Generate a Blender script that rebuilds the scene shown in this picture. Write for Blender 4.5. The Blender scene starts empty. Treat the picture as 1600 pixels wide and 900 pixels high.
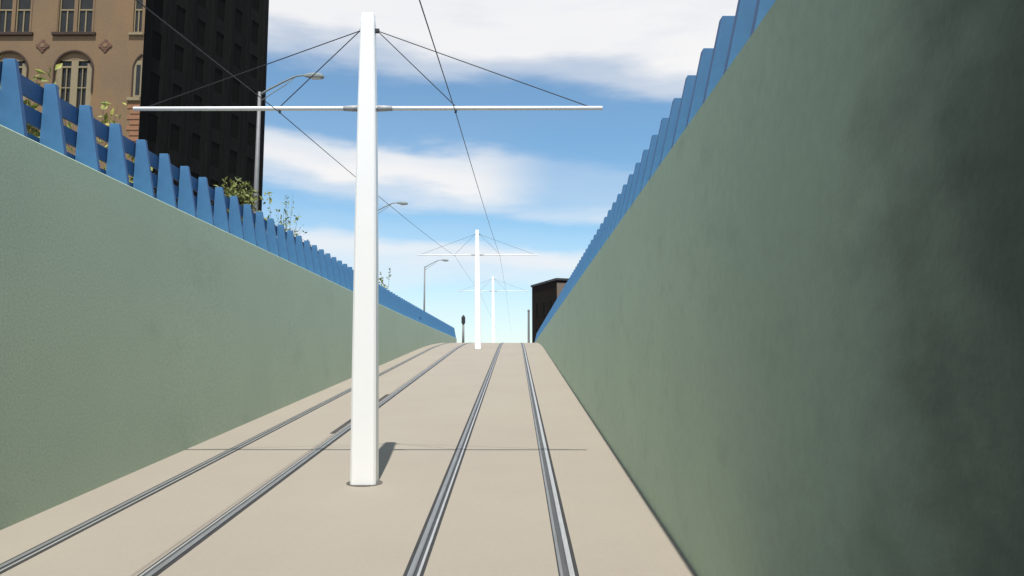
import bpy, bmesh, math, random
from mathutils import Vector, Matrix
random.seed(7)
S = bpy.context.scene
COL = S.collection
PI = math.pi

# ------------------------------------------------------------------ materials
def mat(name, base, rough=0.7, metal=0.0, var=0.0, scale=3.0, bump=0.0, bscale=40.0, base2=None, spec=0.3, stretch=(1, 1, 1)):
    m = bpy.data.materials.new(name); m.use_nodes = True
    nt = m.node_tree; N = nt.nodes; L = nt.links
    b = N['Principled BSDF']
    b.inputs['Roughness'].default_value = rough
    b.inputs['Metallic'].default_value = metal
    b.inputs['Specular IOR Level'].default_value = spec
    tc = N.new('ShaderNodeTexCoord')
    mp = N.new('ShaderNodeMapping'); mp.inputs['Scale'].default_value = stretch
    L.new(tc.outputs['Object'], mp.inputs['Vector'])
    n = N.new('ShaderNodeTexNoise'); n.inputs['Scale'].default_value = scale; n.inputs['Detail'].default_value = 6
    n.inputs['Roughness'].default_value = 0.6
    L.new(mp.outputs[0], n.inputs['Vector'])
    r = N.new('ShaderNodeValToRGB')
    c1 = Vector(base); c2 = Vector(base2) if base2 else Vector(base) * (1 - var)
    r.color_ramp.elements[0].position = 0.3; r.color_ramp.elements[0].color = (*c2, 1)
    r.color_ramp.elements[1].position = 0.7; r.color_ramp.elements[1].color = (*c1, 1)
    L.new(n.outputs['Fac'], r.inputs['Fac'])
    L.new(r.outputs['Color'], b.inputs['Base Color'])
    if bump:
        n2 = N.new('ShaderNodeTexNoise'); n2.inputs['Scale'].default_value = bscale; n2.inputs['Detail'].default_value = 4
        L.new(tc.outputs['Object'], n2.inputs['Vector'])
        bp = N.new('ShaderNodeBump'); bp.inputs['Strength'].default_value = bump; bp.inputs['Distance'].default_value = 0.02
        L.new(n2.outputs['Fac'], bp.inputs['Height']); L.new(bp.outputs['Normal'], b.inputs['Normal'])
    return m

def speckle(m, scale, amt, stretch=(1, 1, 1)):
    """multiply a fine grain into the base colour"""
    nt = m.node_tree; N = nt.nodes; L = nt.links; b = N['Principled BSDF']
    src = b.inputs['Base Color'].links[0].from_socket
    tc = N.new('ShaderNodeTexCoord'); mp = N.new('ShaderNodeMapping'); mp.inputs['Scale'].default_value = stretch
    L.new(tc.outputs['Object'], mp.inputs['Vector'])
    n = N.new('ShaderNodeTexNoise'); n.inputs['Scale'].default_value = scale; n.inputs['Detail'].default_value = 3
    L.new(mp.outputs[0], n.inputs['Vector'])
    mr = N.new('ShaderNodeMapRange'); mr.inputs['From Min'].default_value = 0.3; mr.inputs['From Max'].default_value = 0.7
    mr.inputs['To Min'].default_value = 1 - amt; mr.inputs['To Max'].default_value = 1 + amt
    L.new(n.outputs['Fac'], mr.inputs['Value'])
    vm = N.new('ShaderNodeVectorMath'); vm.operation = 'SCALE'
    L.new(src, vm.inputs[0]); L.new(mr.outputs[0], vm.inputs['Scale'])
    L.new(vm.outputs[0], b.inputs['Base Color'])
    return m

def stain_or_shade(m, colour, scale, lo, hi, amount, stretch=(1, 1, 1), near=None):
    """blotchy stains; near=(y0,y1) also darkens towards y0, painting in shade"""
    nt = m.node_tree; N = nt.nodes; L = nt.links; b = N['Principled BSDF']
    src = b.inputs['Base Color'].links[0].from_socket
    tc = N.new('ShaderNodeTexCoord'); mp = N.new('ShaderNodeMapping'); mp.inputs['Scale'].default_value = stretch
    L.new(tc.outputs['Object'], mp.inputs['Vector'])
    n = N.new('ShaderNodeTexNoise'); n.inputs['Scale'].default_value = scale; n.inputs['Detail'].default_value = 7
    n.inputs['Roughness'].default_value = 0.55
    L.new(mp.outputs[0], n.inputs['Vector'])
    val = n.outputs['Fac']
    if near:
        sp = N.new('ShaderNodeSeparateXYZ'); L.new(tc.outputs['Object'], sp.inputs[0])
        mr = N.new('ShaderNodeMapRange'); mr.inputs['From Min'].default_value = near[0]; mr.inputs['From Max'].default_value = near[1]
        mr.inputs['To Min'].default_value = near[2]; mr.inputs['To Max'].default_value = near[3]
        mr.interpolation_type = 'SMOOTHSTEP'
        L.new(sp.outputs['Y'], mr.inputs['Value'])
        ad = N.new('ShaderNodeMath'); ad.operation = 'ADD'
        L.new(val, ad.inputs[0]); L.new(mr.outputs[0], ad.inputs[1]); val = ad.outputs[0]
    mr2 = N.new('ShaderNodeMapRange'); mr2.inputs['From Min'].default_value = lo; mr2.inputs['From Max'].default_value = hi
    mr2.inputs['To Max'].default_value = amount; mr2.interpolation_type = 'SMOOTHSTEP'
    L.new(val, mr2.inputs['Value'])
    mx = N.new('ShaderNodeMix'); mx.data_type = 'RGBA'
    L.new(mr2.outputs[0], mx.inputs['Factor']); L.new(src, mx.inputs['A']); mx.inputs['B'].default_value = (*colour, 1)
    L.new(mx.outputs['Result'], b.inputs['Base Color'])
    return m

M = {}
M['slab'] = speckle(mat('pale_concrete_slab', (.308, .277, .227), .85, var=.0, base2=(.292, .258, .217), scale=.35, bump=.06, bscale=90), 22, .025)
stain_or_shade(M['slab'], (.27, .24, .20), .55, .57, .80, .45, (1.6, .22, 1))
WG, WG2 = (.455, .555, .42), (.42, .515, .395)
M['wall_left'] = speckle(mat('green_painted_concrete', WG, .8, base2=WG2, scale=.45, bump=.22, bscale=70), 34, .12)
M['wall_right'] = speckle(mat('green_stained_shaded_concrete', (.485, .605, .455), .8, base2=(.445, .56, .43), scale=.45, bump=.16, bscale=26), 9, .035)
stain_or_shade(M['wall_right'], (.075, .095, .075), 1.6, .25, 1.15, .78, (1, .85, 1.25), (1.9, 4.9, .63, -.24))  # mottled stains, with shade towards the viewpoint painted into the colour
stain_or_shade(M['wall_left'], (.20, .25, .20), .5, .55, .8, .4, (1, .6, 1))
M['white'] = mat('white_painted_steel', (.875, .89, .90), .42, var=.03, scale=1.5, spec=.4)
M['white_dim'] = mat('bracket_grey_paint', (.42, .43, .44), .45, var=.1)
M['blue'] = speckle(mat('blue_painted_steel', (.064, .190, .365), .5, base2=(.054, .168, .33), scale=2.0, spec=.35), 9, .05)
M['blue_shaded'] = mat('blue_with_painted_shade', (.034, .105, .255), .55, var=.12, scale=3)  # fence blue deepened: shade on boards and fin edges is in the colour
M['groove'] = mat('rail_groove_steel', (.11, .115, .12), .7, metal=.3, var=.3, scale=6, stretch=(6, .4, 1))
M['dullsteel'] = speckle(mat('dull_rail_steel', (.30, .31, .315), .5, metal=.5, var=.25, scale=3, stretch=(8, .5, 1)), 40, .12, (3, .1, 1))
M['steel'] = speckle(mat('polished_rail_steel', (.66, .655, .64), .45, metal=.7, var=.15, scale=3, stretch=(8, .5, 1)), 40, .10, (3, .1, 1))
M['rail_side'] = mat('worn_rail_steel', (.34, .35, .36), .5, metal=.6, var=.3, scale=6, stretch=(6, .4, 1))
M['rubber'] = mat('dark_rail_seal', (.045, .045, .047), .8, var=.35, scale=5)
M['dark_grey'] = mat('dark_grey_strip', (.07, .068, .066), .7, var=.3, scale=6)
M['contact_shade'] = mat('contact_shade_dark', (.125, .113, .10), .85, base2=(.075, .068, .062), scale=7)
M['wire'] = mat('dark_wire', (.03, .03, .034), .5, metal=.3)
M['galv'] = mat('galvanised_steel', (.21, .215, .22), .6, metal=.2, var=.15, scale=5)
M['lamp_head'] = mat('grey_lamp_housing', (.20, .235, .24), .5, var=.1)
M['lens'] = mat('lamp_lens', (.5, .52, .5), .25)
M['dark_metal'] = mat('dark_metal', (.035, .037, .04), .6)
M['tan'] = speckle(mat('tan_render', (.20, .132, .074), .85, base2=(.16, .112, .072), scale=.22, bump=.2, bscale=9), 6, .07)
stain_or_shade(M['tan'], (.24, .14, .06), .28, .50, .72, .55, (1.2, 1, .5))
M['trim'] = mat('brown_stone_trim', (.055, .034, .026), .8, var=.3, scale=3)
M['medallion'] = mat('terracotta_ornament', (.16, .085, .06), .8, var=.4, scale=8)
M['cream'] = mat('cream_window_frame', (.25, .205, .125), .6, var=.12, scale=3)
M['glass'] = mat('dark_window_glass', (.03, .028, .024), .18, var=.4, scale=1.2, spec=.4)
M['brickquoin'] = mat('orange_brick', (.30, .15, .085), .85, var=.25, scale=5)
M['soot'] = speckle(mat('black_brick', (.0115, .0113, .0105), .9, base2=(.0065, .0065, .0065), scale=.5, stretch=(2, 2, .15), spec=.1), 3.0, .25, (2, 2, .3))
M['blackglass'] = mat('unlit_window_glass', (.0078, .0077, .0073), .85, spec=.05)
M['blackframe'] = mat('black_window_frame', (.022, .021, .02), .8, spec=.1)
M['brownbrick'] = mat('dark_brown_brick', (.018, .0125, .011), .9, var=.3, scale=1, spec=.1)
M['buffbrick'] = mat('buff_brick', (.17, .14, .115), .9, var=.2, scale=1)
M['ground'] = speckle(mat('street_paving', (.20, .19, .175), .9, var=.15, scale=.3, bump=.1), 12, .08)
M['conc'] = mat('shade_overpass_concrete', (.20, .20, .185), .9, var=.25, scale=1.0, bump=.2)
M['leaf_y'] = mat('yellow_green_leaves', (.40, .38, .075), .6, base2=(.09, .15, .035), scale=5)
M['leaf_d'] = mat('dark_green_leaves', (.30, .31, .08), .6, base2=(.025, .05, .018), scale=3.2)
M['leaf_p'] = mat('pale_green_leaves', (.28, .32, .14), .6, base2=(.13, .19, .09), scale=5)
M['bark'] = mat('bark', (.10, .075, .055), .9, var=.4, scale=8)

# ------------------------------------------------------------------ helpers
def obj(name, bm, m, parent=None, smooth=False):
    me = bpy.data.meshes.new(name)
    bmesh.ops.recalc_face_normals(bm, faces=bm.faces[:])
    bm.to_mesh(me); bm.free()
    if smooth:
        for p in me.polygons: p.use_smooth = True
    me.materials.append(m)
    o = bpy.data.objects.new(name, me); COL.objects.link(o)
    if parent: o.parent = parent
    return o

def obj_raw(name, bm, m, parent=None):
    me = bpy.data.meshes.new(name); bm.to_mesh(me); bm.free(); me.materials.append(m)
    o = bpy.data.objects.new(name, me); COL.objects.link(o)
    if parent: o.parent = parent
    return o

def tag(o, label=None, cat=None, group=None, kind=None):
    if label: o['label'] = label
    if cat: o['category'] = cat
    if group: o['group'] = group
    if kind: o['kind'] = kind
    return o

def thing(name, label, cat, loc, rz=0.0, group=None):
    o = bpy.data.objects.new(name, None); COL.objects.link(o)
    o.location = loc; o.rotation_euler = (0, 0, rz); o.empty_display_size = .3
    return tag(o, label, cat, group)

def copy_tree(o, parent=None):
    c = o.copy(); COL.objects.link(c)
    if parent: c.parent = parent
    for ch in o.children: copy_tree(ch, c)
    return c

def box(bm, lo, hi, bev=0.0):
    x0, y0, z0 = lo; x1, y1, z1 = hi
    v = [bm.verts.new(p) for p in ((x0, y0, z0), (x1, y0, z0), (x1, y1, z0), (x0, y1, z0), (x0, y0, z1), (x1, y0, z1), (x1, y1, z1), (x0, y1, z1))]
    fs = [bm.faces.new([v[i] for i in q]) for q in ((0, 3, 2, 1), (4, 5, 6, 7), (0, 1, 5, 4), (1, 2, 6, 5), (2, 3, 7, 6), (3, 0, 4, 7))]
    if bev:
        es = {e for f in fs for e in f.edges}
        bmesh.ops.bevel(bm, geom=list(es), offset=bev, segments=2, affect='EDGES', profile=.5)

def prism(bm, pts, dirv, bev=0.0):
    """polygon pts (3-D) pushed along dirv"""
    d = Vector(dirv); a = [bm.verts.new(p) for p in pts]; b = [bm.verts.new(Vector(p) + d) for p in pts]
    n = len(pts); fs = [bm.faces.new(a), bm.faces.new(b[::-1])]
    for i in range(n): fs.append(bm.faces.new((a[i], b[i], b[(i + 1) % n], a[(i + 1) % n])))
    if bev:
        es = {e for f in fs for e in f.edges}
        bmesh.ops.bevel(bm, geom=list(es), offset=bev, segments=1, affect='EDGES')

def tube(bm, pts, rads, n=8, caps=True):
    pts = [Vector(p) for p in pts]
    if not isinstance(rads, (list, tuple)): rads = [rads] * len(pts)
    rings = []
    up0 = None
    for i, p in enumerate(pts):
        t = (pts[min(i + 1, len(pts) - 1)] - pts[max(i - 1, 0)]).normalized()
        if up0 is None:
            up0 = Vector((0, 0, 1)) if abs(t.z) < .9 else Vector((1, 0, 0))
        s = t.cross(up0).normalized(); u = s.cross(t).normalized(); up0 = u
        rings.append([bm.verts.new(p + (s * math.cos(2 * PI * k / n) + u * math.sin(2 * PI * k / n)) * rads[i]) for k in range(n)])
    for a, b in zip(rings, rings[1:]):
        for k in range(n): bm.faces.new((a[k], a[(k + 1) % n], b[(k + 1) % n], b[k]))
    if caps: bm.faces.new(rings[0][::-1]); bm.faces.new(rings[-1])

# ------------------------------------------------------------------ the ramp and its profile
G = .08396
STREET = 2.408
def zb(y):
    if y < 45: return -2.6287 + G * y
    if y < 75: return -2.6287 + G * 45 + G * (y - 45) - G * (y - 45) ** 2 / 60
    return STREET
def xl(y):          # face of the left wall: it closes in a little towards the crest
    if y < 12: return -6.0
    return -6.0 + .0052 * (y - 12) + (.0018 * max(0, y - 45) ** 1.15)
XR = 1.765
def ztl(y): return 2.85 if y < 40 else 2.85 + .15 * min(1, (y - 40) / 32)
ZTR = 2.50
Y0, YE = -40.0, 73.5
YS = [Y0 + 4 * i for i in range(12)] + [8 + 1.5 * i for i in range(int((YE - 8) / 1.5) + 1)]
YS = sorted(set([round(y, 3) for y in YS if y < YE] + [YE]))
YLONG = YS + [74.5, 76, 80, 100, 140, 200, 320]

bm = bmesh.new()
rows = []
for y in YLONG:
    a, b = (xl(y) - .1, XR + .1) if y <= YE else (-5.6, XR + .1)
    rows.append([bm.verts.new((a + (b - a) * k / 6, y, zb(y) + (.004 if y > 74 else 0))) for k in range(7)])
for r0, r1 in zip(rows, rows[1:]):
    for k in range(6): bm.faces.new((r0[k], r0[k + 1], r1[k + 1], r1[k]))
tag(obj('track_slab', bm, M['slab']), 'pale beige concrete slab of the tram ramp', 'ground', kind='structure')

bm = bmesh.new()     # street level around the cutting, one sheet reaching the horizon
def quad(x0, y0, x1, y1, z=STREET - .004):
    bm.faces.new([bm.verts.new(p) for p in ((x0, y0, z), (x1, y0, z), (x1, y1, z), (x0, y1, z))])
quad(-4000, -3000, -6.2, YE); quad(XR + .2, -3000, 4000, YE); quad(-4000, YE, 4000, 5000); quad(-6.2, -3000, XR + .2, Y0)
tag(obj('ground', bm, M['ground']), 'street level ground on both sides of the cutting', 'ground', kind='structure')

# retaining walls
def wall(name, xf, zt, side, m, label):
    bm = bmesh.new(); R = []
    th = .36 * side; ch = .014
    for y in YS:
        x = xf(y); t = zt(y)
        R.append([bm.verts.new(p) for p in ((x, y, zb(y) - .6), (x, y, t - ch), (x + ch * side, y, t), (x + th, y, t), (x + th, y, zb(y) - .6))])
    for a, b in zip(R, R[1:]):
        for k in range(4): bm.faces.new((a[k], a[k + 1], b[k + 1], b[k]))
    bm.faces.new(R[0]); bm.faces.new(R[-1])
    return tag(obj(name, bm, m), label, 'wall')
wall('retaining_wall', xl, ztl, -1, M['wall_left'], 'pale green concrete retaining wall below the blue fence with gaps, along the far track')
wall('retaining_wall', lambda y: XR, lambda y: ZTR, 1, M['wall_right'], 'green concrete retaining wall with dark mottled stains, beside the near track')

# ------------------------------------------------------------------ rails
def strip(x0, x1, h0, h1, y0=Y0 + .5, y1=300):
    bm = bmesh.new(); R = []
    for y in [y0] + [q for q in YLONG if y0 < q < y1] + [y1]:
        z = zb(y) + (.004 if y > 74 else 0)
        R.append([bm.verts.new(p) for p in ((x0, y, z + h0), (x0, y, z + h1), (x1, y, z + h1), (x1, y, z + h0))])
    for a, b in zip(R, R[1:]):
        for k in range(3): bm.faces.new((a[k], a[k + 1], b[k + 1], b[k]))
    return bm
RAILS = [(-5.11, -1, 'dull grooved tram rail closest to the left green wall'),
         (-3.57, 1, 'grooved tram rail with a dark strip beside it, passing behind the white mast'),
         (-.985, -1, 'dark edged grooved steel tram rail just right of the tall white pole'),
         (.515, 1, 'bright shining grooved tram rail closest to the stained right green wall')]
for x, s, lab in RAILS:
    t = thing('tram_rail', lab, 'rail', (x, 9, zb(9)), group='embedded tram rails')
    mw = Matrix.Translation((-x, -9, -zb(9)))
    def part(name, a, b, h0, h1, m):
        bm = strip(min(a * s, b * s) + x, max(a * s, b * s) + x, h0, h1)
        bmesh.ops.transform(bm, matrix=mw, verts=bm.verts[:]); obj(name, bm, m, t)
    part('rail_seal', .103, -.094, -.004, .004, M['rubber'])
    if x > 0:
        part('rail_head', .060, .010, .0042, .016, M['steel'])
        part('rail_groove', .006, -.046, .0042, .006, M['groove'])
        part('rail_lip', -.050, -.082, .0042, .013, M['dullsteel'])
    else:
        part('rail_head', .060, .002, .0042, .015, M['dullsteel'])
        part('rail_groove', -.003, -.030, .0042, .006, M['groove'])
        part('rail_lip', -.034, -.060, .0042, .013, M['steel'])

# narrow dark strip beside the second rail
bm = bmesh.new()
y = 15.9
R = []
for y in [15.9 + .35 * i for i in range(20)] + [22.75]:
    R.append([bm.verts.new(p) for p in ((-3.79, y, zb(y) + .001), (-3.79, y, zb(y) + .006), (-3.69, y, zb(y) + .006), (-3.69, y, zb(y) + .001))])
for a, b in zip(R, R[1:]):
    for k in range(3): bm.faces.new((a[k], a[k + 1], b[k + 1], b[k]))
bm.faces.new(R[0]); bm.faces.new(R[-1])
tag(obj('dark_strip', bm, M['dark_grey']), 'narrow dark strip on the slab beside a rail, behind the white pole', 'floor_strip')

# ------------------------------------------------------------------ catenary poles
def make_pole(label, loc):
    t = thing('catenary_pole', label, 'pole', loc, group='white catenary poles down the middle of the ramp')
    bm = bmesh.new()
    prof = [(-.5, .187), (0, .187), (1.5, .180), (3.3, .166), (4.6, .152), (5.7, .136), (6.6, .118), (7.08, .108), (7.22, .094)]
    R = []
    for z, w in prof:
        cx = -.012 * max(z, 0); d = w * .82; c = w * .16
        pts = [(-w + c, -d), (w - c, -d), (w, -d + c), (w, d - c), (w - c, d), (-w + c, d), (-w, d - c), (-w, -d + c)]
        R.append([bm.verts.new((cx + px, py, z)) for px, py in pts])
    for a, b in zip(R, R[1:]):
        for k in range(8): bm.faces.new((a[k], a[(k + 1) % 8], b[(k + 1) % 8], b[k]))
    bm.faces.new(R[0]); bm.faces.new(R[-1])
    obj('mast', bm, M['white'], t)
    bm = bmesh.new(); R = []
    for r, z in ((1.0, -.05), (1.0, .006), (.96, .010)):
        R.append([bm.verts.new((.265 * r * math.cos(a), .235 * r * math.sin(a), z + G * .235 * r * math.sin(a))) for a in [2 * PI * k / 28 for k in range(28)]])
    for a, b in zip(R, R[1:]):
        for k in range(28): bm.faces.new((a[k], a[(k + 1) % 28], b[(k + 1) % 28], b[k]))
    bm.faces.new(R[-1])
    obj('contact_shade_disc', bm, M['contact_shade'], t)  # added dark disc, contact shade at the mast foot put into its colour
    za = 5.695; zg = 6.95
    for s, xe in ((-1, -3.705), (1, 3.575)):
        bm = bmesh.new(); tube(bm, [(-.06 + s * .10, 0, za), (xe, 0, za)], [.034, .032], 10)
        arm = obj('crossarm', bm, M['white'], t, True)
        bm = bmesh.new(); tube(bm, [(-.06 + s * .14, 0, za), (-.06 + s * .24, 0, za), (-.06 + s * .38, 0, za)], [.050, .047, .038], 10)
        obj('arm_bracket', bm, M['white_dim'], t, True)
        xi = -1.43 if s < 0 else 1.30
        x0 = -.076 + s * .118
        bm = bmesh.new(); box(bm, (x0 - .02, -.03, zg - .03), (x0 + .03 * s + .02, .03, zg + .03), .006)
        obj('stay_lug', bm, M['dark_metal'], t)
        for xx in (xi, xe - s * .22):
            bm = bmesh.new(); tube(bm, [(x0 + .02 * s, 0, zg), (xx, 0, za + .03)], .0075, 6)
            obj('stay_cable', bm, M['wire'], t)
        bm = bmesh.new(); tube(bm, [(xi, 0, za - .03), (xi, 0, za - .075)], .018, 8)
        obj('wire_clamp', bm, M['dark_metal'], t)
    return t
PX = -2.222
make_pole('tall white tapered mast with crossarm, the nearest and largest on the ramp', (PX, 11.55, zb(11.55)))
src = [o for o in COL.objects if o.name == 'catenary_pole'][0]
for y, lab in ((46.0, 'small white mast with crossarm standing near the crest of the ramp'),
               (79.0, 'faint white mast beyond the crest, its foot hidden, smallest of the masts')):
    c = copy_tree(src); c.location = (PX, y, zb(y)); c['label'] = lab

# contact wires, held just below the crossarms
for dx, lab in ((-1.43, 'thin dark overhead wire passing left of and behind the white mast'), (1.30, 'thin dark overhead wire running down the sky right of the white mast')):
    pts = []
    sup = [-34, -10, 11.55, 46.0, 79.0, 112.0, 145, 178]
    for a, b in zip(sup, sup[1:]):
        za_, zb_ = zb(a) + 5.63, zb(b) + 5.63
        if a < 5: za_ = min(za_, zb(a) + 5.4)
        for i in range(10):
            q = i / 10; pts.append((PX + dx, a + (b - a) * q, za_ + (zb_ - za_) * q - .10 * 4 * q * (1 - q) * (0 if b < 12 else 1)))
    o = bmesh.new(); org = Vector((PX + dx, 11.55, zb(11.55) + 5.63))
    tube(o, [Vector(p) - org for p in pts], .007, 6)
    w = obj('contact_wire', o, M['wire']); w.location = org
    tag(w, lab, 'wire', 'overhead contact wires')

# ------------------------------------------------------------------ blue fences
def fence(side, xf, z0, h, ys, yend, label):
    t = thing('blue_fence', label, 'fence', (xf(ys[0]), ys[0], z0(ys[0])))
    o0 = Vector(t.location)
    bm = bmesh.new()      # tapered upright fin: straight back edge, raking front edge
    s = side
    prism(bm, [(s * .012, 0, 0), (s * .365, 0, 0), (s * .345, 0, h), (s * .20, 0, h)], (0, .075 if s < 0 else .11, 0), .004)
    me = None
    for i, y in enumerate(ys):
        loc = Vector((xf(y), y, z0(y))) - o0
        if me is None:
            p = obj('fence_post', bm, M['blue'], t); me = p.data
            me.materials.append(M['blue_shaded'])          # shade on the raking edge towards the track, painted as darker blue
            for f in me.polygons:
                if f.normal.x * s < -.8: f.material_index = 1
        else:
            p = bpy.data.objects.new('fence_post', me); COL.objects.link(p); p.parent = t
        jr = random.Random(i * 7 + (1 if s > 0 else 0))
        p.location = loc; p.rotation_euler = (0, 0, jr.uniform(-.012, .012))
    for a, b in ((.0, .20), (.315, .50), (.60, .80)):
        bm = bmesh.new(); R = []
        for y in [ys[0] - .3] + [q for q in YS if ys[0] - .3 < q < yend] + [yend]:
            x = xf(y); z = z0(y)
            R.append([bm.verts.new(Vector(p) - o0) for p in ((x + s * .367, y, z + a * h / .84), (x + s * .367, y, z + b * h / .84), (x + s * .415, y, z + b * h / .84), (x + s * .415, y, z + a * h / .84))])
        for u, v in zip(R, R[1:]):
            for k in range(4): bm.faces.new((u[k], u[(k + 1) % 4], v[(k + 1) % 4], v[k]))
        bm.faces.new(R[0]); bm.faces.new(R[-1])
        obj('fence_board', bm, M['blue_shaded'], t)
    return t
ysl = [9.13 + .84 * k for k in range(-3, 80)]; ysl = [y for y in ysl if y < 73]
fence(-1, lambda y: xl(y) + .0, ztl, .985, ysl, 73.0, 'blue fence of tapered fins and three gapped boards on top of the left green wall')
ysr = [4.75 + .74 * k for k in range(0, 92)]; ysr = [y for y in ysr if y < 71]
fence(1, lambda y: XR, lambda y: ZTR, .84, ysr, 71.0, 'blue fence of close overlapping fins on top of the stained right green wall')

# ------------------------------------------------------------------ street lamps
def make_lamp(label, loc):
    t = thing('street_lamp', label, 'street lamp', loc, group='cobra head street lamps behind the left fence')
    H = 8.95
    bm = bmesh.new(); tube(bm, [(0, 0, .0), (0, 0, 4.5), (0, 0, H)], [.115, .095, .065], 12)
    bm2 = bmesh.new()
    obj('lamp_post', bm, M['galv'], t, True)
    box(bm2, (-.2, -.2, 0), (.2, .2, .03)); tube(bm2, [(0, 0, .03), (0, 0, .35)], [.17, .13], 12)
    obj('base_plate', bm2, M['galv'], t)
    bm = bmesh.new()
    pts = [(0, 0, H - .12), (.35, 0, H + .10), (.9, 0, H + .40), (1.3, 0, H + .60), (1.5, 0, H + .68), (1.75, 0, H + .71), (1.95, 0, H + .71)]
    tube(bm, pts, [.045, .042, .04, .038, .036, .034, .032], 8)
    tube(bm, [(0, 0, H - .42), (.5, 0, H - .06), (1.05, 0, H + .30), (1.42, 0, H + .62)], .018, 6)
    obj('lamp_arm', bm, M['lamp_head'], t, True)
    bm = bmesh.new()
    R = []
    for x, w, zt, zl in ((1.82, .05, .05, -.04), (1.95, .09, .08, -.06), (2.2, .15, .10, -.09), (2.45, .165, .08, -.10), (2.58, .12, .03, -.09), (2.63, .06, -.01, -.06)):
        pts = [(-w, zl), (w, zl), (w, (zl + zt) / 2), (w * .6, zt), (-w * .6, zt), (-w, (zl + zt) / 2)]
        R.append([bm.verts.new((x, a, H + .70 + b)) for a, b in pts])
    for a, b in zip(R, R[1:]):
        for k in range(6): bm.faces.new((a[k], a[(k + 1) % 6], b[(k + 1) % 6], b[k]))
    bm.faces.new(R[0]); bm.faces.new(R[-1])
    hd = obj('lamp_head', bm, M['lamp_head'], t)
    bm = bmesh.new(); box(bm, (2.1, -.11, H + .56), (2.5, .11, H + .60), .015)
    obj('lens', bm, M['lens'], hd)
    return t
L0 = make_lamp('tall grey street lamp in front of the dark building, its lit side showing', (-10.5, 30.5, STREET))
for x, y, lab in ((-10.42, 54.8, 'street lamp whose post is hidden behind the white mast, only arm and head showing'), (-9.98, 84, 'small dark street lamp standing against the sky left of the second mast')):
    c = copy_tree(L0); c.location = (x, y, STREET); c['label'] = lab

# short dark post with a lantern head beyond the crest
t = thing('signal_post', 'short dark post with a small box head beyond the end of the left fence', 'signal post', (-6.42, 95, STREET))
bm = bmesh.new(); tube(bm, [(0, 0, 0), (0, 0, 3.5)], [.17, .13], 10); obj('post', bm, M['galv'], t, True)
bm = bmesh.new(); box(bm, (-.23, -.2, 3.3), (.23, .2, 4.15), .05); tube(bm, [(0, 0, 4.1), (0, 0, 4.35)], [.2, .08], 8)
hd = obj('signal_head', bm, M['dark_metal'], t)
bm = bmesh.new()
for z in (3.48, 3.72, 3.96): tube(bm, [(0, -.2, z), (0, -.26, z)], [.09, .10], 10)
obj('visor', bm, M['dark_metal'], hd)
# grey post beside the dark house
t = thing('grey_post', 'slim pale grey post standing just left of the dark building beyond the crest', 'post', (1.62, 92, STREET))
bm = bmesh.new(); tube(bm, [(0, 0, 0), (0, 0, .5), (0, 0, .55), (0, 0, 4.6)], [.24, .24, .15, .13], 10); obj('post', bm, M['galv'], t)
bm = bmesh.new(); box(bm, (-.16, -.16, 4.6), (.16, .16, 4.75), .04); tube(bm, [(0, 0, 4.74), (0, 0, 4.85)], [.1, .03], 8); obj('post_cap', bm, M['galv'], t)

# ------------------------------------------------------------------ dark building beyond the right fence
P0 = Vector((2.42, 110, 0)); d1 = Vector((.356, -1, 0)) / 1.0615; n1 = Vector((1, .356, 0)) / 1.0615
t = thing('dark_building', 'low dark brown building with slightly sloping roof beyond the right blue fence', 'building', (P0.x, P0.y, STREET))
Lw, Dp, Hh = 9.1, 22.0, 11.85 - STREET
def loc(a, b, z): v = d1 * a + n1 * b; return (v.x, v.y, z)
bm = bmesh.new(); prism(bm, [loc(0, 0, 0), loc(Lw, 0, 0), loc(Lw, Dp, 0), loc(0, Dp, 0)], (0, 0, Hh)); obj('wall', bm, M['brownbrick'], t)
bm = bmesh.new(); prism(bm, [loc(Lw + .003, .05, 0), loc(Lw + .12, .05, 0), loc(Lw + .12, Dp, 0), loc(Lw + .003, Dp, 0)], (0, 0, Hh - .3)); obj('front_wall', bm, M['buffbrick'], t)['label'] = 'buff coloured front wall'
bm = bmesh.new(); prism(bm, [loc(-.15, -.15, Hh), loc(Lw + .3, -.15, Hh), loc(Lw + .3, Dp, Hh), loc(-.15, Dp, Hh)], (0, 0, .28)); obj('roof', bm, M['dark_metal'], t)
for a in (1.6, 4.2, 6.8):
    for z in (1.6, 5.2):
        bm = bmesh.new(); prism(bm, [loc(a, -.06, z), loc(a + 1.1, -.06, z), loc(a + 1.1, -.003, z), loc(a, -.003, z)], (0, 0, 1.9))
        fr = obj('window', bm, M['blackframe'], t)
        bm = bmesh.new(); prism(bm, [loc(a + .1, -.075, z + .1), loc(a + 1.0, -.075, z + .1), loc(a + 1.0, -.063, z + .1), loc(a + .1, -.063, z + .1)], (0, 0, 1.7))
        obj('pane', bm, M['blackglass'], fr)

# ------------------------------------------------------------------ tan building (left): wedge plan, front faces the ramp mouth
FY = 60.0; ZB = STREET; ZT = 41.0; XA, XB = -62.0, -30.28
t = thing('tan_building', 'tan plastered building with arched and paired windows and round ornaments behind the left fence', 'building', (-45, FY, ZB))
T0 = Vector((-45, FY, ZB))
holes = []      # rectangular openings x0,x1,z0,z1
UP = [(-44.2, -43.05), (-42.7, -41.5), (-40.92, -39.72), (-37.36, -36.12), (-35.82, -34.60), (-31.22, -30.6)]
UP = [(-48.9, -47.7), (-47.3, -46.1)] + [(-42.42, -41.22), (-40.92, -39.72), (-37.36, -36.12), (-35.82, -34.60), (-31.22, -30.50)]
ARC = [-47.4, -41.15, -35.84, -30.75 + 1.35]
RA = 1.52
for x0, x1 in UP:
    holes += [(x0, x1, 27.45, 30.95), (x0, x1, 33.3, 36.9), (x0, x1, 13.2, 16.6)]
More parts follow.
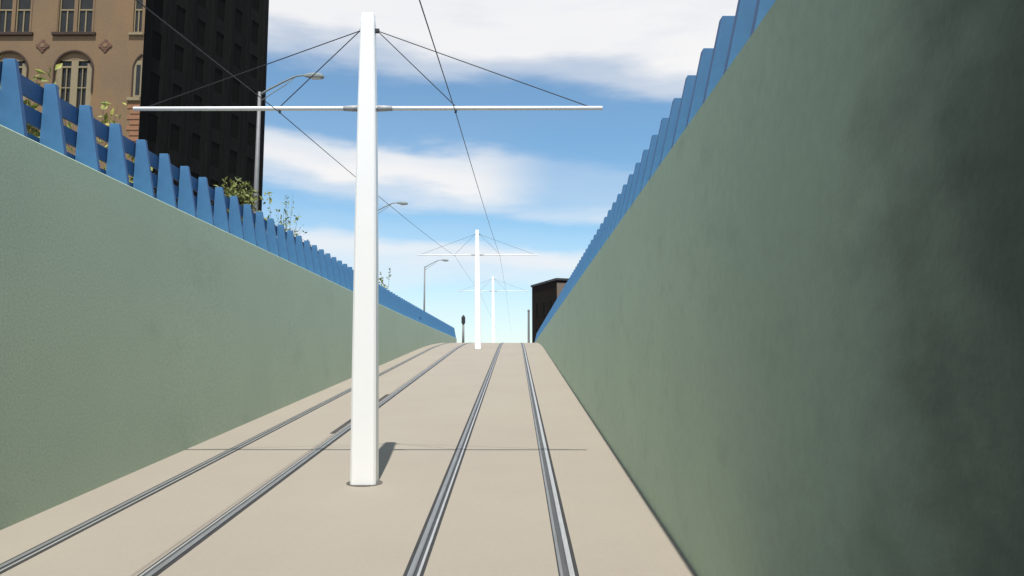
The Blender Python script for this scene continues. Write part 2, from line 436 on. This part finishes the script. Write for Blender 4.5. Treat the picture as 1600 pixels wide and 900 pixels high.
for xc in ARC[:3]: holes.append((xc - RA, xc + RA, 20.2, 25.75))
xs = sorted({round(v, 3) for v in [XA, XB] + [w for h in holes for w in h[:2]]}); zs = sorted({round(v, 3) for v in [ZB, ZT] + [w for h in holes for w in h[2:]]})
bm = bmesh.new(); VV = {}
def vert(x, y, z):
    k = (round(x, 4), round(y, 4), round(z, 4))
    if k not in VV: VV[k] = bm.verts.new(Vector((x, y, z)) - T0)
    return VV[k]
for a, b in zip(xs, xs[1:]):
    for c, d in zip(zs, zs[1:]):
        mx, mz = (a + b) / 2, (c + d) / 2
        if any(h[0] < mx < h[1] and h[2] < mz < h[3] for h in holes): continue
        bm.faces.new((vert(a, FY, c), vert(b, FY, c), vert(b, FY, d), vert(a, FY, d)))
for x0, x1, z0, z1 in holes:      # reveals
    D = .32; q = [(x0, z0), (x1, z0), (x1, z1), (x0, z1)]
    for (ax, az), (bx, bz) in zip(q, q[1:] + q[:1]):
        bm.faces.new((vert(ax, FY, az), vert(bx, FY, bz), vert(bx, FY + D, bz), vert(ax, FY + D, az)))
# arched heads: fill the corners above the arch, 0.3 deep
for xc in ARC[:3]:
    zc = 25.75 - RA
    for s in (-1, 1):
        pts = [(xc + s * RA, 25.75), (xc, 25.75)] + [(xc + s * RA * math.sin(a), zc + RA * math.cos(a)) for a in [PI / 2 * k / 10 for k in range(1, 11)]]
        prism(bm, [Vector((px, FY + .002, pz)) - T0 for px, pz in pts], (0, .30, 0))
# sides and back (wedge) and top
plan = [(XA, FY), (XB, FY), (XB - .75, FY + 1.0), (-47.3, 65.35), (XA, 69.2)]
for (ax, ay), (bx, by) in zip(plan[1:], plan[2:] + plan[:1]):
    bm.faces.new([bm.verts.new(Vector(p) - T0) for p in ((ax, ay, ZB), (bx, by, ZB), (bx, by, ZT), (ax, ay, ZT))])
bm.faces.new([bm.verts.new(Vector((px, py, ZT)) - T0) for px, py in plan])
obj('wall', bm, M['tan'], t)
bm = bmesh.new(); box(bm, Vector((XA - .2, FY - .35, ZT)) - T0, Vector((XB, FY + .5, ZT + .5)) - T0); obj('cornice', bm, M['trim'], t)

def casement(x0, x1, z0, z1, tz, arch=False):
    bm = bmesh.new(); y = FY + .16; w = .085
    def bar(a, b, c, d, yy=y, dd=.12): box(bm, Vector((a, yy, c)) - T0, Vector((b, yy + dd, d)) - T0)
    bar(x0 + .002, x0 + w, z0 + .002, z1 - .002); bar(x1 - w, x1 - .002, z0 + .002, z1 - .002)
    bar(x0 + w, x1 - w, z1 - w, z1 - .002); bar(x0 + w, x1 - w, z0 + .002, z0 + w)
    bar(x0 + w, x1 - w, tz - .06, tz + .06, y - .02)
    xm = (x0 + x1) / 2; bar(xm - .05, xm + .05, z0 + w, tz - .06)
    fr = obj('window', bm, M['cream'], t)
    bm = bmesh.new(); box(bm, Vector((x0 + .003, y + .07, z0 + .003)) - T0, Vector((x1 - .003, y + .085, z1 - .003)) - T0)
    obj('pane', bm, M['glass'], fr)
for x0, x1 in UP:
    casement(x0, x1, 27.45, 30.95, 29.4); casement(x0, x1, 33.3, 36.9, 35.4); casement(x0, x1, 13.2, 16.6, 15.4)
for a, b in ((-49.3, -45.7), (-42.85, -39.32), (-37.75, -34.2)):
    for z in (27.12, 32.95):
        bm = bmesh.new(); box(bm, Vector((a, FY - .22, z)) - T0, Vector((b, FY - .003, z + .26)) - T0, .03); obj('window_sill', bm, M['trim'], t)
bm = bmesh.new(); box(bm, Vector((-31.5, FY - .2, 27.12)) - T0, Vector((XB - .01, FY - .003, 27.3)) - T0, .02); obj('window_sill', bm, M['cream'], t)
# flat surrounds of the paired windows
for a, b in ((-49.1, -45.95), (-42.62, -39.52), (-37.56, -34.4)):
    bm = bmesh.new()
    for x in (a, b - .16): box(bm, Vector((x, FY - .05, 27.39)) - T0, Vector((x + .14, FY - .003, 31.2)) - T0)
    box(bm, Vector((a, FY - .06, 31.21)) - T0, Vector((b, FY - .003, 31.4)) - T0)
    obj('window_surround', bm, M['tan'], t)
def arch_ring(xc, zc, r0, r1, y0, y1, a0, a1, n=20, leg=0):
    bm = bmesh.new(); R = []
    seq = []
    if leg: seq.append((-1, r0, r1, 'l'))
    for k in range(n + 1):
        a = a0 + (a1 - a0) * k / n
        R.append([bm.verts.new(Vector((xc + r * math.sin(a), y, zc + r * math.cos(a))) - T0) for r, y in ((r0, y0), (r1, y0), (r1, y1), (r0, y1))])
    if leg:
        def row(s, z): return [bm.verts.new(Vector((xc + s * r, y, z)) - T0) for r, y in ((r0, y0), (r1, y0), (r1, y1), (r0, y1))]
        R = [row(-1, zc - leg)] + R + [row(1, zc - leg)]
    for u, v in zip(R, R[1:]):
        for k in range(4): bm.faces.new((u[k], u[(k + 1) % 4], v[(k + 1) % 4], v[k]))
    bm.faces.new(R[0]); bm.faces.new(R[-1])
    return bm
for i, xc in enumerate(ARC):
    zc = 25.75 - RA
    if i < 3:
        obj('arch_moulding', arch_ring(xc, zc, RA - .0, RA + .12, FY - .10, FY - .003, -PI / 2, PI / 2, 20, 1.9), M['trim'], t)
        # tympanum and twin lights
        fr_bm = bmesh.new(); y = FY + .12
        def bar(a, b, c, d, yy=y, dd=.12): box(fr_bm, Vector((a, yy, c)) - T0, Vector((b, yy + dd, d)) - T0)
        tp = [(xc + (RA - .004) * math.sin(a), zc + .85 + max(0, (RA - .004) * math.cos(a) - .85)) for a in [-.975 + 1.95 * k / 16 for k in range(17)]]
        ty = bmesh.new(); prism(ty, [Vector((px, y + .004, pz)) - T0 for px, pz in tp], (0, .14, 0)); obj('tympanum', ty, M['tan'], t)
        hw = RA - .006
        for (a, b) in ((-hw, -1.02), (-.28, .28), (1.02, hw)): bar(xc + a, xc + b, 20.22, zc + (.60 if abs(a) > .5 else .848))
        for s in (-1, 1):
            xx0, xx1 = (xc - 1.02, xc - .28) if s < 0 else (xc + .28, xc + 1.02)
            bar(xx0 - .002, xx1 + .002, zc + .22, zc + .36, y - .02, .10)
            bar(xx0 - .002, xx1 + .002, 20.22, 20.4)
            bar(xx0 - .002, xx1 + .002, zc + .80, zc + .90, y + .002)
            bar((xx0 + xx1) / 2 - .035, (xx0 + xx1) / 2 + .035, 20.4, zc + .22, y + .02, .08)
            bar(xx0 + .003, xx1 - .003, 22.75, 22.83, y + .03, .06)
        fr = obj('arched_window', fr_bm, M['cream'], t)
        bm = bmesh.new(); box(bm, Vector((xc - RA + .01, FY + .275, 20.25)) - T0, Vector((xc + RA - .01, FY + .295, 25.70)) - T0); obj('pane', bm, M['glass'], fr)
    else:
        bm = arch_ring(xc, zc, RA - .0, RA + .12, FY - .10, FY - .003, -PI / 2, -.62, 12, 0)
        box(bm, Vector((xc - RA - .12, FY - .10, 21.9)) - T0, Vector((xc - RA, FY - .003, zc)) - T0)
        obj('arch_moulding', bm, M['trim'], t)
        bm = bmesh.new(); box(bm, Vector((xc - RA + .003, FY - .045, 21.95)) - T0, Vector((XB - .004, FY - .003, zc + .75)) - T0); fr = obj('arched_window', bm, M['cream'], t)
        bm = bmesh.new(); box(bm, Vector((xc - RA + .2, FY - .06, 22.1)) - T0, Vector((XB - .1, FY - .047, zc + .4)) - T0); obj('pane', bm, M['glass'], fr)
bm = bmesh.new(); box(bm, Vector((-31.35, FY - .2, 21.6)) - T0, Vector((XB - .004, FY - .003, 21.88)) - T0, .02); obj('window_sill', bm, M['cream'], t)
# round ornaments with four lobes
for xc in (-38.49, -33.37, -44.4):
    bm = bmesh.new(); zc = 26.25
    tube(bm, [(xc - T0.x, -.003, zc - T0.z), (xc - T0.x, -.09, zc - T0.z)], [.40, .37], 20)
    for a in range(4):
        cx, cz = xc + .40 * math.sin(a * PI / 2), zc + .40 * math.cos(a * PI / 2)
        tube(bm, [(cx - T0.x, -.004, cz - T0.z), (cx - T0.x, -.075, cz - T0.z)], [.17, .14], 10)
    om = obj('ornament', bm, M['medallion'], t)
    bm = bmesh.new(); tube(bm, [(xc - T0.x, -.0925, zc - T0.z), (xc - T0.x, -.13, zc - T0.z)], [.19, .15], 14); obj('boss', bm, M['tan'], om)
# brick bands low at the right corner
bm = bmesh.new()
for k in range(9): box(bm, Vector((-31.3 + .25 * (k % 2), FY - .05, 17.4 + .45 * k)) - T0, Vector((XB - .006, FY - .003, 17.4 + .45 * k + .34)) - T0)
obj('corner_bricks', bm, M['brickquoin'], t)

# ------------------------------------------------------------------ black tower: turned a little, its long face towards the ramp
A = Vector((-30.86, 61.05, 0)); B = Vector((-26.2, 78.0, 0))
u = (B - A).normalized(); nrm = Vector((u.y, -u.x, 0))       # outward normal (towards the ramp)
LEN = (B - A).length
t = thing('black_tower', 'tall black building with narrow dark windows between the tan facade and the sky', 'building', (A.x, A.y, STREET))
def tl(a, out, z): v = u * a + nrm * out; return Vector((v.x, v.y, z))
HT = 44.0
cols = [(1.0 + 2.75 * k, 1.0 + 2.75 * k + 1.15) for k in range(6)]
flo = [(2.2 + 3.6 * k, 2.2 + 3.6 * k + 2.3) for k in range(11)]
bm = bmesh.new()
xs = sorted({0.0, LEN} | {v for c in cols for v in c}); zs = sorted({0.0, HT} | {v for c in flo for v in c})
for a, b in zip(xs, xs[1:]):
    for c, d in zip(zs, zs[1:]):
        if (a, b) in cols and (c, d) in flo: continue
        bm.faces.new([bm.verts.new(tl(*p)) for p in ((a, 0, c), (b, 0, c), (b, 0, d), (a, 0, d))])
for a, b in cols:
    for c, d in flo:
        q = [(a, c), (b, c), (b, d), (a, d)]
        for (a1, c1), (a2, c2) in zip(q, q[1:] + q[:1]):
            bm.faces.new([bm.verts.new(tl(*p)) for p in ((a1, 0, c1), (a2, 0, c2), (a2, -.12, c2), (a1, -.12, c1))])
W = -15.0
for p, q in (((0, 0), (0, W)), ((0, W), (LEN, W)), ((LEN, W), (LEN, 0))):
    bm.faces.new([bm.verts.new(tl(*r)) for r in ((*p, 0), (*q, 0), (*q, HT), (*p, HT))])
bm.faces.new([bm.verts.new(tl(*r)) for r in ((0, 0, HT), (LEN, 0, HT), (LEN, W, HT), (0, W, HT))])
bmesh.ops.remove_doubles(bm, verts=bm.verts[:], dist=.001)
obj('wall', bm, M['soot'], t)
bm = bmesh.new()
for k in range(7):
    a = .05 + 2.75 * k
    if a + .5 < LEN: prism(bm, [tl(a, .003, 0), tl(a + .5, .003, 0), tl(a + .5, .05, 0), tl(a, .05, 0)], (0, 0, HT - 1))
obj('pilasters', bm, M['soot'], t)
for a, b in cols:
    for c, d in flo[1:]:
        bm = bmesh.new()
        prism(bm, [tl(a + .004, -.11, c + .004), tl(b - .004, -.11, c + .004), tl(b - .004, -.06, c + .004), tl(a + .004, -.06, c + .004)], (0, 0, d - c - .008))
        w = obj('window', bm, M['blackglass'], t)
    bm = bmesh.new()
    for c, d in flo[:1]:
        prism(bm, [tl(a + .004, -.11, c + .004), tl(b - .004, -.11, c + .004), tl(b - .004, -.06, c + .004), tl(a + .004, -.06, c + .004)], (0, 0, d - c - .008))
    obj('window', bm, M['blackglass'], t)
bm = bmesh.new(); prism(bm, [tl(-.02, .35, HT), tl(LEN + .3, .35, HT), tl(LEN + .3, W, HT), tl(-.02, W, HT)], (0, 0, .6)); obj('cornice', bm, M['soot'], t)

# ------------------------------------------------------------------ shrubs and young trees behind the left fence
def leaf(bm, p, s, rnd):
    n = Vector((rnd.gauss(0, 1), rnd.gauss(0, 1), rnd.gauss(.4, .8))).normalized()
    a = n.orthogonal().normalized(); a = Matrix.Rotation(rnd.uniform(0, 2 * PI), 3, n) @ a; b = n.cross(a)
    k = s * rnd.uniform(.6, 1.3)
    pts = [p - a * k, p - a * .1 * k + b * .42 * k + n * .08 * k, p + a * k - n * .1 * k, p - a * .1 * k - b * .42 * k + n * .08 * k]
    bm.faces.new([bm.verts.new(q) for q in pts])
def bush(name, label, cat, loc, h, r, m, seed, trunk, nb, per, ls, low=.15, tips=0, group=None):
    rnd = random.Random(seed)
    t = thing(name, label, cat, loc, rnd.uniform(0, 6), group)
    tb = bmesh.new(); fb = bmesh.new()
    top = Vector((rnd.uniform(-.1, .1) * r, rnd.uniform(-.1, .1) * r, h * .62))
    tube(tb, [(0, 0, 0), (top.x * .4, top.y * .4, h * .3), top], [trunk, trunk * .8, trunk * .4], 7)
    for i in range(nb):
        a = rnd.uniform(0, 2 * PI); zz = rnd.uniform(low, 1.0)
        rr = r * math.sin(min(1, max(.12, zz)) ** .9 * PI * .86 + .25) * rnd.uniform(.35, 1.0)
        e = Vector((math.cos(a) * rr, math.sin(a) * rr, h * zz))
        s0 = Vector((top.x, top.y, 0)) * (zz * .6) + Vector((0, 0, h * max(.05, zz * .62 - .1)))
        mid = (s0 + e) / 2 + Vector((0, 0, .08 * h))
        tube(tb, [s0, mid, e], [trunk * .35, trunk * .22, trunk * .08], 5, False)
        for k in range(per):
            q = rnd.random() ** .6
            base = s0.lerp(mid, q * 2) if q < .5 else mid.lerp(e, q * 2 - 1)
            leaf(fb, base + Vector((rnd.gauss(0, 1), rnd.gauss(0, 1), rnd.gauss(0, .8))) * .09 * r * (1 + .8 * (1 - q)) , ls, rnd)
    for i in range(tips):
        a = rnd.uniform(0, 2 * PI); rr = rnd.uniform(0, .7) * r
        s0 = Vector((math.cos(a) * rr * .7, math.sin(a) * rr * .7, h * .8)); e = Vector((math.cos(a) * rr, math.sin(a) * rr, h * rnd.uniform(1.05, 1.3)))
        tube(tb, [s0, (s0 + e) / 2, e], [trunk * .2, trunk * .15, trunk * .06], 4, False)
        for k in range(9): leaf(fb, s0.lerp(e, rnd.uniform(.45, 1)) + Vector((rnd.gauss(0, 1), rnd.gauss(0, 1), rnd.gauss(0, 1))) * .06, ls * 1.05, rnd)
    obj('trunk' if cat == 'tree' else 'stems', tb, M['bark'], t)
    obj_raw('crown' if cat == 'tree' else 'foliage', fb, m, t)
    return t
HG = 'shrubs close behind the left fence'
for i, (x, y, h, lab) in enumerate(((-8.7, 11.9, 2.35, 'yellow green shrub behind the first gap of the fence at the left edge'),
                                    (-8.9, 13.6, 2.5, 'yellow green shrub with leaf tips above the second gap of the left fence'),
                                    (-8.9, 15.6, 2.6, 'yellow green shrub showing through the fence below the arched window'),
                                    (-9.0, 17.7, 2.1, 'yellow green shrub showing through the fence below the tan building corner'))):
    bush('shrub', lab, 'shrub', (x, y, STREET), h, .95, M['leaf_y'], 20 + i, .04, 50, 22, .085, .08, 9, HG)
TG = 'young trees behind the left fence'
bush('young_tree', 'bushy dark green tree with pale leaf highlights in front of the black tower', 'tree', (-9.2, 24.8, STREET), 3.75, 1.75, M['leaf_d'], 41, .07, 95, 34, .10, .3, 0, TG)
bush('young_tree', 'sparse pale green sapling against the sky right of the black tower', 'tree', (-9.35, 30.6, STREET), 3.7, 1.45, M['leaf_p'], 44, .04, 60, 16, .075, .45, 7, TG)
bush('young_tree', 'tiny green treetop peeking over the fence right of the white mast', 'tree', (-9.0, 51.5, STREET), 3.6, 1.1, M['leaf_d'], 47, .06, 36, 22, .12, .3, 4, TG)

# ------------------------------------------------------------------ unseen span behind the viewpoint, added to darken the near right wall
OV = 2.0
t = thing('shade_overpass', 'unseen concrete span behind the viewpoint, added to shade the right wall', 'bridge', (-2.1, -8, STREET))
o0 = Vector((-2.1, -8, STREET))
bm = bmesh.new(); box(bm, Vector((-11, -34, 3.95)) - o0, Vector((8, OV, 4.9)) - o0, .03); obj('shade_deck', bm, M['conc'], t)
for x in (-8.6, -4.4, -.2, 4.0):
    bm = bmesh.new(); box(bm, Vector((x - .25, -33.9, 3.55)) - o0, Vector((x + .25, OV - .15, 3.947)) - o0, .02); obj('shade_girder', bm, M['conc'], t)
for a, b in ((-10.9, -6.75), (2.55, 7.9)):
    bm = bmesh.new(); box(bm, Vector((a, -33.9, STREET - .3)) - o0, Vector((b, OV - .2, 3.546)) - o0, .02); obj('shade_abutment', bm, M['conc'], t)
bm = bmesh.new(); box(bm, Vector((-11, OV - .3, 4.903)) - o0, Vector((8, OV - .02, 5.9)) - o0, .03); obj('shade_parapet', bm, M['conc'], t)

# ------------------------------------------------------------------ sky, sun, camera
sun_to = Vector((.06, -2.61, 5.475)).normalized()
el = math.asin(sun_to.z); rot = math.atan2(sun_to.x, sun_to.y)
W_ = bpy.data.worlds.new('World'); S.world = W_; W_.use_nodes = True
nt = W_.node_tree; N = nt.nodes; L = nt.links
bg = N['Background']; bg.inputs['Strength'].default_value = .13
sky = N.new('ShaderNodeTexSky'); sky.sky_type = 'NISHITA'; sky.sun_disc = False
sky.sun_elevation = el; sky.sun_rotation = rot; sky.air_density = 1.0; sky.dust_density = .25; sky.ozone_density = 3.5
tc = N.new('ShaderNodeTexCoord'); sp = N.new('ShaderNodeSeparateXYZ'); L.new(tc.outputs['Generated'], sp.inputs[0])
def math_(op, a, b=None, clamp=False):
    n = N.new('ShaderNodeMath'); n.operation = op; n.use_clamp = clamp
    for i, v in enumerate((a, b)):
        if v is None: continue
        if isinstance(v, (int, float)): n.inputs[i].default_value = v
        else: L.new(v, n.inputs[i])
    return n.outputs[0]
def noise(scale, stretch, detail=6, rough=.55, off=(0, 0, 0)):
    mp = N.new('ShaderNodeMapping'); mp.inputs['Scale'].default_value = stretch; mp.inputs['Location'].default_value = off
    L.new(tc.outputs['Generated'], mp.inputs['Vector'])
    n = N.new('ShaderNodeTexNoise'); n.inputs['Scale'].default_value = scale; n.inputs['Detail'].default_value = detail; n.inputs['Roughness'].default_value = rough
    L.new(mp.outputs[0], n.inputs['Vector']); return n.outputs['Fac']
v = math_('ARCSINE', sp.outputs['Z'])
n1_ = noise(2.6, (1, 1, 3.0), 5, .48)
n2_ = noise(6.0, (1, 1, 4.5), 6, .6, (3.1, 1.7, .4))
vv = math_('ADD', math_('ADD', v, math_('MULTIPLY', sp.outputs['X'], .07)), math_('MULTIPLY', math_('SUBTRACT', n1_, .5), .12))
vv = math_('ADD', vv, math_('MULTIPLY', math_('SUBTRACT', n2_, .5), .035))
def ramp(fac, stops):
    r = N.new('ShaderNodeValToRGB'); r.color_ramp.interpolation = 'EASE'; e = r.color_ramp.elements
    e[0].position = stops[0][0]; e[0].color = (*[stops[0][1]] * 3, 1); e[1].position = stops[-1][0]; e[1].color = (*[stops[-1][1]] * 3, 1)
    for p, c in stops[1:-1]:
        q = e.new(p); q.color = (c, c, c, 1)
    L.new(fac, r.inputs['Fac']); return r.outputs['Color']
cl = ramp(vv, [(0, .62), (.04, .45), (.09, .30), (.115, .55), (.145, .78), (.165, .15), (.20, .05), (.218, .5), (.238, .95), (.262, .80), (.285, .05), (.345, .02), (.372, .5), (.40, .98), (.5, .95), (.62, .5), (.8, .35), (1, .3)])
# the middle bank thins out to the right
win = ramp(v, [(.19, 0), (.215, 1), (.30, 1), (.33, 0)])
ri = N.new('ShaderNodeMapRange'); ri.interpolation_type = 'SMOOTHSTEP'; ri.inputs['From Min'].default_value = -.06; ri.inputs['From Max'].default_value = .06
ri.inputs['To Max'].default_value = .75; L.new(sp.outputs['X'], ri.inputs['Value'])
cl = math_('MULTIPLY', cl, math_('SUBTRACT', 1.0, math_('MULTIPLY', win, ri.outputs[0])))
cl = math_('MULTIPLY', cl, math_('ADD', .76, math_('MULTIPLY', n2_, .56)), True)
cc = N.new('ShaderNodeMix'); cc.data_type = 'RGBA'; L.new(n1_, cc.inputs['Factor'])
CW = 5.2
cc.inputs['A'].default_value = (CW * .86, CW * .87, CW * .93, 1); cc.inputs['B'].default_value = (CW * 1.05, CW * 1.04, CW * 1.0, 1)
tint = N.new('ShaderNodeMix'); tint.data_type = 'RGBA'; tint.blend_type = 'MULTIPLY'; tint.inputs['Factor'].default_value = 1
L.new(sky.outputs[0], tint.inputs['A']); tint.inputs['B'].default_value = (.70, .862, .845, 1)
mx = N.new('ShaderNodeMix'); mx.data_type = 'RGBA'; L.new(cl, mx.inputs['Factor']); L.new(tint.outputs['Result'], mx.inputs['A']); L.new(cc.outputs['Result'], mx.inputs['B'])
L.new(mx.outputs['Result'], bg.inputs['Color'])

sl = bpy.data.lights.new('sun', 'SUN'); sl.energy = 3.9; sl.angle = math.radians(.5); sl.color = (1, .955, .885)
so = bpy.data.objects.new('sun', sl); COL.objects.link(so); so.rotation_euler = (-sun_to).to_track_quat('-Z', 'Y').to_euler()

cam = bpy.data.cameras.new('camera'); cam.lens = 27.0; cam.sensor_width = 36; cam.clip_end = 8000; cam.clip_start = .05
co = bpy.data.objects.new('camera', cam); COL.objects.link(co)
co.rotation_euler = (PI / 2 + math.atan(128 / 1200), 0, math.atan(5 / 1200)); S.camera = co

vs = S.view_settings; vs.view_transform = 'Standard'; vs.look = 'None'; vs.gamma = 1; vs.use_curve_mapping = False; vs.exposure = 0.5
